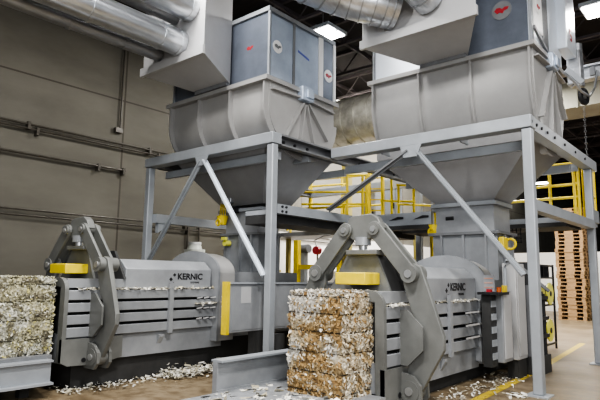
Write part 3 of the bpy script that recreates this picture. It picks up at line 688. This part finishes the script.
MB().cyl((-3.2,8.68,1.395),(-3.2,8.68,1.47),.035,14).build('orange_beacon','orange',cp,smooth=True); MB().box(-3.32,-3.25,8.47,8.54,1.395,1.44).build('red_box','red',cp); MB().box(-3.16,-3.11,8.7,8.8,1.395,1.5).build('yellow_box','yellow',cp)
MB().box(-3.43,-3.25,8.63,8.66,1.40,1.66).build('sign_panel','baler',cp)
for k in range(3): MB().box(-3.41,-3.27,8.622,8.63,1.46+k*.07,1.472+k*.07).build('sign_mark','faded',cp)
cq=thing('control_cabinet','tall narrow pale grey cabinet with bent pipe next to near right post','cabinet',(-3.2,9.4,0))
MB().box(-3.32,-3.10,9.18,9.62,.30,1.86).build('cabinet_body','hood',cq,bevel=.012); MB().box(-3.10,-3.085,9.24,9.58,.36,1.8).build('door','hood',cq)
MB().box(-3.3,-3.12,9.22,9.6,0,.30).build('foot','baler_dark',cq)
MB().tube([(-3.25,9.12,1.4),(-3.25,9.12,1.78),(-3.22,9.13,1.9),(-3.17,9.15,1.94),(-3.14,9.25,1.93)],.03).build('bent_pipe','frame',cq,smooth=True)
hy=thing('hydraulic_manifold','dark hydraulic manifold and pipes behind the pale control cabinet','machine',(-3.1,10.0,0))
MB().box(-3.3,-2.95,9.75,10.4,0,.3).build('base','baler_dark',hy); MB().box(-3.3,-3.05,9.8,10.3,.3,1.5).build('body','frame_dark',hy)
for i in range(4): MB().cyl((-3.0,9.82+i*.15,.3),(-3.0,9.82+i*.15,1.35),.03,8).build('pipe','black',hy)
for z in (.6,.9,1.25): MB().box(-3.05,-2.94,9.78,10.35,z,z+.06).build('valve_block','black',hy)
MB().cyl((-3.2,10.0,1.5),(-3.2,10.0,1.9),.13,14).build('oil_filter','black',hy,smooth=True)
MB().bar((-3.35,9.75,1.95),(-2.85,10.1,1.4),.05).build('diagonal_pipe','frame_dark',hy)

# small fittings
for (x,y,z,lab) in ((-4.78,9.66,2.6,'yellow chain bag hung at the front of the right throat'),(-8.35,7.4,2.78,'yellow chain bag hung at the front of the left throat')):
    c=thing('chain_bag',lab,'chain bag',(x,y,z),'yellow chain bags')
    MB().cyl((x,y,z-.16),(x,y,z+.02),.08,14,r2=.12).build('bag','yellow',c,smooth=True)
    MB().torus((x,y-.11,z-.12),(0,1,0),.06,.02,16,6).build('hook_ring','yellow',c,smooth=True)
    for dx in (-.09,-.03,.03,.09): MB().bar((x+dx,y,z),(x+dx*.6,y,z+.3),.015).build('chain_strand','yellow2',c)
    MB().box(x-.02,x+.28,y-.05,y+.06,z+.26,z+.42).build('hoist_body','galv2',c,bevel=.02)
    MB().cyl((x+.28,y,z+.12),(x+.44,y,z+.12),.07,12).build('hoist_motor','black',c,smooth=True)
vb=thing('valve','yellow valve box on the right side of the right tower','valve',(-3.4,9.9,2.1)); MB().box(-3.52,-3.42,9.60,9.82,2.10,2.34).build('valve_body','yellow',vb,bevel=.02); MB().torus((-3.38,9.82,2.22),(0,1,0),.09,.022,18,6).build('valve_handle','yellow',vb,smooth=True)
vb=thing('valve','small yellow valve on the front of the left tower','valve',(-8.1,7.4,2.3)); MB().cyl((-8.2,7.47,2.24),(-8.2,7.34,2.24),.06,12).build('valve_body','reel',vb,smooth=True); MB().box(-8.26,-8.14,7.3,7.36,2.3,2.36).build('valve_handle','reel',vb)
dr=thing('plastic_drum','pale translucent plastic drum against the concrete wall','drum',(-11.2,9.0,1.5))
MB().cyl((-11.2,9,0),(-11.2,9,2.25),.27,20).build('drum_body','plastic',dr,smooth=True); MB().cyl((-11.2,9,2.25),(-11.2,9,2.38),.2,20,r2=.16).build('drum_neck','plastic',dr,smooth=True); MB().cyl((-11.2,9,2.38),(-11.2,9,2.44),.17,20).build('drum_lid','white',dr,smooth=True)

# machinery seen between the two balers
cv=thing('conveyor','low grey conveyor crossing behind the left power unit','conveyor',(-8.2,11.2,0))
MB().box(-7.25,-6.4,10.2,12.0,.75,.98).build('conveyor_bed','frame_dark',cv)
for x,y in ((-7.2,10.3),(-6.55,10.3),(-7.2,11.8),(-6.55,11.8)): MB().box(x,x+.1,y,y+.1,0,.75).build('leg','frame_dark',cv)
for i in range(8): MB().cyl((-7.25,10.3+i*.22,1.04),(-6.4,10.3+i*.22,1.04),.06,10).build('roller','frame',cv)
gd=thing('guard_fence','black barred guard fence panel under the left platform','fence',(-9.3,10.5,0))
MB().box(-9.9,-9.84,10.1,10.15,1.0,2.3).build('fence_post','black',gd)
for i in range(4): MB().box(-9.8+i*.12,-9.72+i*.12,10.1,10.13,1.45,2.0).build('bar','black',gd)
MB().box(-9.9,-9.2,10.08,10.15,1.0,1.06).build('lower_rail','frame',gd); MB().box(-9.9,-9.2,10.08,10.15,1.7,1.75).build('upper_rail','yellow2',gd)
rw=thing('red_reel','small dark red reel on a thin stand in front of white wall','reel',(-8.9,11.2,0))
MB().cyl((-8.9,11.15,2.28),(-8.9,11.29,2.28),.11,18).build('reel','red',rw,smooth=True); MB().cyl((-8.9,11.24,0),(-8.9,11.24,2.28),.025,8).build('stand','frame_dark',rw)
MB().tube([(-8.92,11.24,2.35),(-9.0,11.24,2.55),(-8.7,11.24,2.66),(-8.1,11.2,2.70)],.018).build('arm','frame_dark',rw,smooth=True)
pm=thing('pump_motor','grey pump motor with black bracket near the armed yellow post','motor',(-9.55,11.5,0)); MB().cyl((-9.75,11.5,2.35),(-9.4,11.5,2.35),.12,14).build('motor','frame_dark',pm,smooth=True); MB().box(-9.65,-9.5,11.42,11.58,0,2.24).build('stand','frame',pm)
wc=thing('storage_cabinet','pale grey low cabinet standing before the white wall','cabinet',(-8.6,12.2,0)); MB().box(-9.3,-8.2,12.1,12.5,0,1.75).build('cabinet_body','partition',wc); MB().box(-8.76,-8.74,12.09,12.1,.1,1.7).build('door_gap','frame_dark',wc)

# ------------------------------------------------------------------ wire spools
rk=thing('spool_rack','black steel rack holding yellow flanged wire spools by right post','rack',(-4.0,13.2,0))
for x in (-4.42,-3.84):
    for y in (12.3,13.9): MB().box(x,x+.04,y,y+.04,0,1.95).build('rack_post','black',rk)
for z in (.12,1.0,1.62,1.9):
    for x in (-4.42,-3.84): MB().box(x,x+.04,12.34,13.9,z,z+.04).build('rack_rail','black',rk)
for k in range(4): MB().box(-4.38,-3.84,12.45+k*.4,12.48+k*.4,1.62,1.92).build('rack_bar','black',rk)
sp=[(12.66,.42,'nearest the floor in front'),(13.3,.46,'low and second from the front'),(12.75,1.28,'upper one at the front'),(13.4,1.28,'upper one at the back')]
for y,z,l in sp:
    s=thing('wire_spool','black wire spool with yellow flanges, '+l+' of rack','spool',(-4.05,y,z),'wire spools on the rack')
    MB().cyl((-4.3,y,z),(-3.78,y,z),.19,20).build('wire_coil','black',s,smooth=True)
    for x in (-4.32,-3.78):
        f=MB().cyl((x,y,z),(x+.03,y,z),.25,24).build('flange','reel',s,smooth=True)
        MB().cyl((x+.03,y,z),(x+.045,y,z),.06,12).build('hub','black',f)
solo('crate',MB().box(-4.75,-4.35,14.6,15.0,.9,1.4).box(-4.77,-4.33,14.58,15.02,1.4,1.43),'faded','faded orange crate on black stand behind the spools','crate')
cs=thing('crate_stand','black stand under the faded orange crate','stand',(-4.55,14.8,0))
for x in (-4.75,-4.41):
    for y in (14.6,14.94): MB().box(x,x+.06,y,y+.06,0,.84).build('leg','black',cs)
MB().box(-4.75,-4.35,14.6,15,.84,.9).build('shelf','black',cs)

# ------------------------------------------------------------------ pallets
def make_pallet(loc,label):
    t=thing('pallet',label,'pallet',loc,'wooden pallets in the tall stack'); W,D=1.05,1.2
    mb=MB()
    for i in range(7): mb.box(-W/2,W/2,-D/2+i*D/6.6,-D/2+i*D/6.6+.13,.125,.15)
    mb.build('top_deck','wood',t,local=True)
    for x,sw in ((-W/2,.13),(-.17,.34),(W/2-.13,.13)):
        h=D/2; ntch=[(-h,.022),(-h+.16,.022),(-h+.16,.1),(-.09,.1),(-.09,.022),(.09,.022),(.09,.1),(h-.16,.1),(h-.16,.022),(h,.022),(h,.125),(-h,.125)]
        MB().prism(ntch,'x',x,x+sw).build('stringer','wood',t,local=True)
    mb=MB()
    for i in range(3): mb.box(-W/2,W/2,-D/2+i*(D-.13)/2,-D/2+i*(D-.13)/2+.13,0,.022)
    mb.build('bottom_deck','wood',t,local=True); MB().box(-W/2+.02,W/2-.02,-.05,.05,.022,.12).build('gap_blocker','baler_dark',t,local=True); return t  # dark board added inside to block the view and darken the gaps
p0=None; NP=30
ORD=['bottom','second','third','fourth','fifth','sixth','seventh','eighth','ninth','tenth','eleventh','twelfth','thirteenth','fourteenth','fifteenth','sixteenth','seventeenth','eighteenth','nineteenth','twentieth']
for i in range(NP):
    up = NP-1-i
    lab = ('bottom wooden pallet of the tall stack, resting on the floor' if i==0 else 'topmost wooden pallet of the tall stack' if up==0 else
           f'wooden pallet, {ORD[i]} from the floor in the tall stack' if i<15 else f'wooden pallet, {ORD[up]} from the top in the tall stack' if up>1 else 'wooden pallet directly under the topmost one of the tall stack')
    loc=(-5.92+random.uniform(-.025,.025),24.6+random.uniform(-.03,.03),i*.151)
    if p0 is None: p0=make_pallet(loc,lab)
    else:
        c=p0.copy(); COL.objects.link(c); c.location=loc; c['label']=lab
        for chd in p0.children:
            d=chd.copy(); COL.objects.link(d); d.parent=c
# yellow thing at far right
tr=thing('pallet_truck','yellow green cart standing beyond the far right post','cart',(-4.2,24.2,0)); MB().box(-4.6,-3.9,23.9,24.6,.3,1.2).build('body','reel',tr,bevel=.05)
for x in (-4.5,-4.0): MB().cyl((x,24.0,.15),(x+.08,24.0,.15),.15,14).build('wheel','black',tr,smooth=True)
MB().cyl((-4.55,23.95,.3),(-3.95,23.95,.3),.04,8).build('axle','black',tr)

# ------------------------------------------------------------------ loose paper
def scraps(name,label,n,fn,size,pal):
    mb=MB()
    for _ in range(n):
        p=fn(); g=random.uniform(.7,1.1); mb.flake(Vector(p),size*random.uniform(.5,1.5),tuple(min(1,x*g) for x in random.choice(pal)),Vector((0,0,1)),.8)
    o=solo(name,mb,'paper',label,'paper scraps',kind='stuff'); return o
W_=[(.85,.83,.76),(.7,.68,.6),(.9,.88,.83),(.6,.55,.42)]
def strip(x,y0,y1,sx,z):
    def f():
        y=random.uniform(y0,y1); return (x+random.gauss(0,sx),y,z+abs(random.gauss(0,.012)))
    return f
scraps('paper_scraps','white paper scraps strewn on the floor along the left baler',700,strip(-7.35,3.7,7.2,.16,.02),.02,W_)
def pile():
    y=random.uniform(5.3,6.7); return (-7.2+random.gauss(0,.13),y,.02+abs(random.gauss(0,.05)))
scraps('paper_scraps','heap of white paper scraps on the floor below the power unit',1100,pile,.024,W_)
scraps('paper_scraps','thin line of paper scraps lying on the top ledge of left baler',420,strip(-7.31,3.85,6.6,.04,1.375),.024,W_)
scraps('paper_scraps','thin line of paper scraps lying on the top ledge of right baler',420,strip(-3.56,5.85,8.6,.04,1.25),.024,W_)
scraps('paper_scraps','paper scraps lying on the pale discharge table',130,lambda:(random.uniform(-5.05,-3.6),random.uniform(4.2,5.3),.21),.04,W_)
scraps('paper_scraps','paper scraps fallen on the floor beside the right baler',260,strip(-3.3,6.6,9.6,.14,.015),.02,W_)
scraps('paper_scraps','few paper scraps at the base of the near right post',40,lambda:(-2.7+random.gauss(0,.15),7.9+random.gauss(0,.12),.015),.03,W_)
scraps('paper_scraps','loose paper shreds lying along the top of the left rail and hood end',160,strip(-7.27,5.9,6.6,.05,1.12),.024,W_)

# ------------------------------------------------------------------ light
def area(name,loc,size,power,rot=(0,0,0),color=(1,.98,.95),sy=None):
    l=bpy.data.lights.new(name,'AREA'); l.energy=power; l.size=size; l.color=color
    if sy: l.shape='RECTANGLE'; l.size_y=sy
    o=bpy.data.objects.new(name,l); COL.objects.link(o); o.location=loc; o.rotation_euler=rot; return o
LK=1.15
for (x,y,p) in [(-1.5,3.0,330),(2.5,8,220),(-8.06,10.3,200),(-2.5,13.3,170),(-6,17,420),(-10,20,420),(-6.8,4.6,120),(-3,21,200),(1,22,150),(-10.0,15,380),(-5.5,2.0,160),(-6,27.5,200)]:
    area('ceiling_and_fill_lamp',(x,y,7.65),.9,p*LK)  # some match hung fixtures, others are unseen fill added for hoods and rear
area('rear_fill_light',(3.5,-3,4.5),5,420,(radians(62),0,radians(30)),(.96,.98,1.0))  # broad cool fill from an unseen spot behind the camera
w=bpy.data.worlds.new('world'); SC.world=w; w.use_nodes=True
w.node_tree.nodes['Background'].inputs['Color'].default_value=(.9,.95,1,1); w.node_tree.nodes['Background'].inputs['Strength'].default_value=.25

# ------------------------------------------------------------------ camera
cam=bpy.data.cameras.new('camera'); co=bpy.data.objects.new('camera',cam); COL.objects.link(co)
cam.sensor_width=36; cam.lens=541.15*36/600; cam.clip_end=300
yaw,pit,rol=radians(40.29),radians(8.02),radians(.78)
f=Vector((-sin(yaw)*cos(pit),cos(yaw)*cos(pit),sin(pit))); r=Vector((cos(yaw),sin(yaw),0)); u=r.cross(f)
r2=r*cos(rol)+u*sin(rol); u2=-r*sin(rol)+u*cos(rol)
mt=Matrix(((r2.x,u2.x,-f.x,0),(r2.y,u2.y,-f.y,0),(r2.z,u2.z,-f.z,1.6),(0,0,0,1)))
co.matrix_world=mt; SC.camera=co
SC.view_settings.view_transform='Filmic' if 0 else 'AgX'
SC.view_settings.look='AgX - High Contrast'
SC.view_settings.exposure=.74
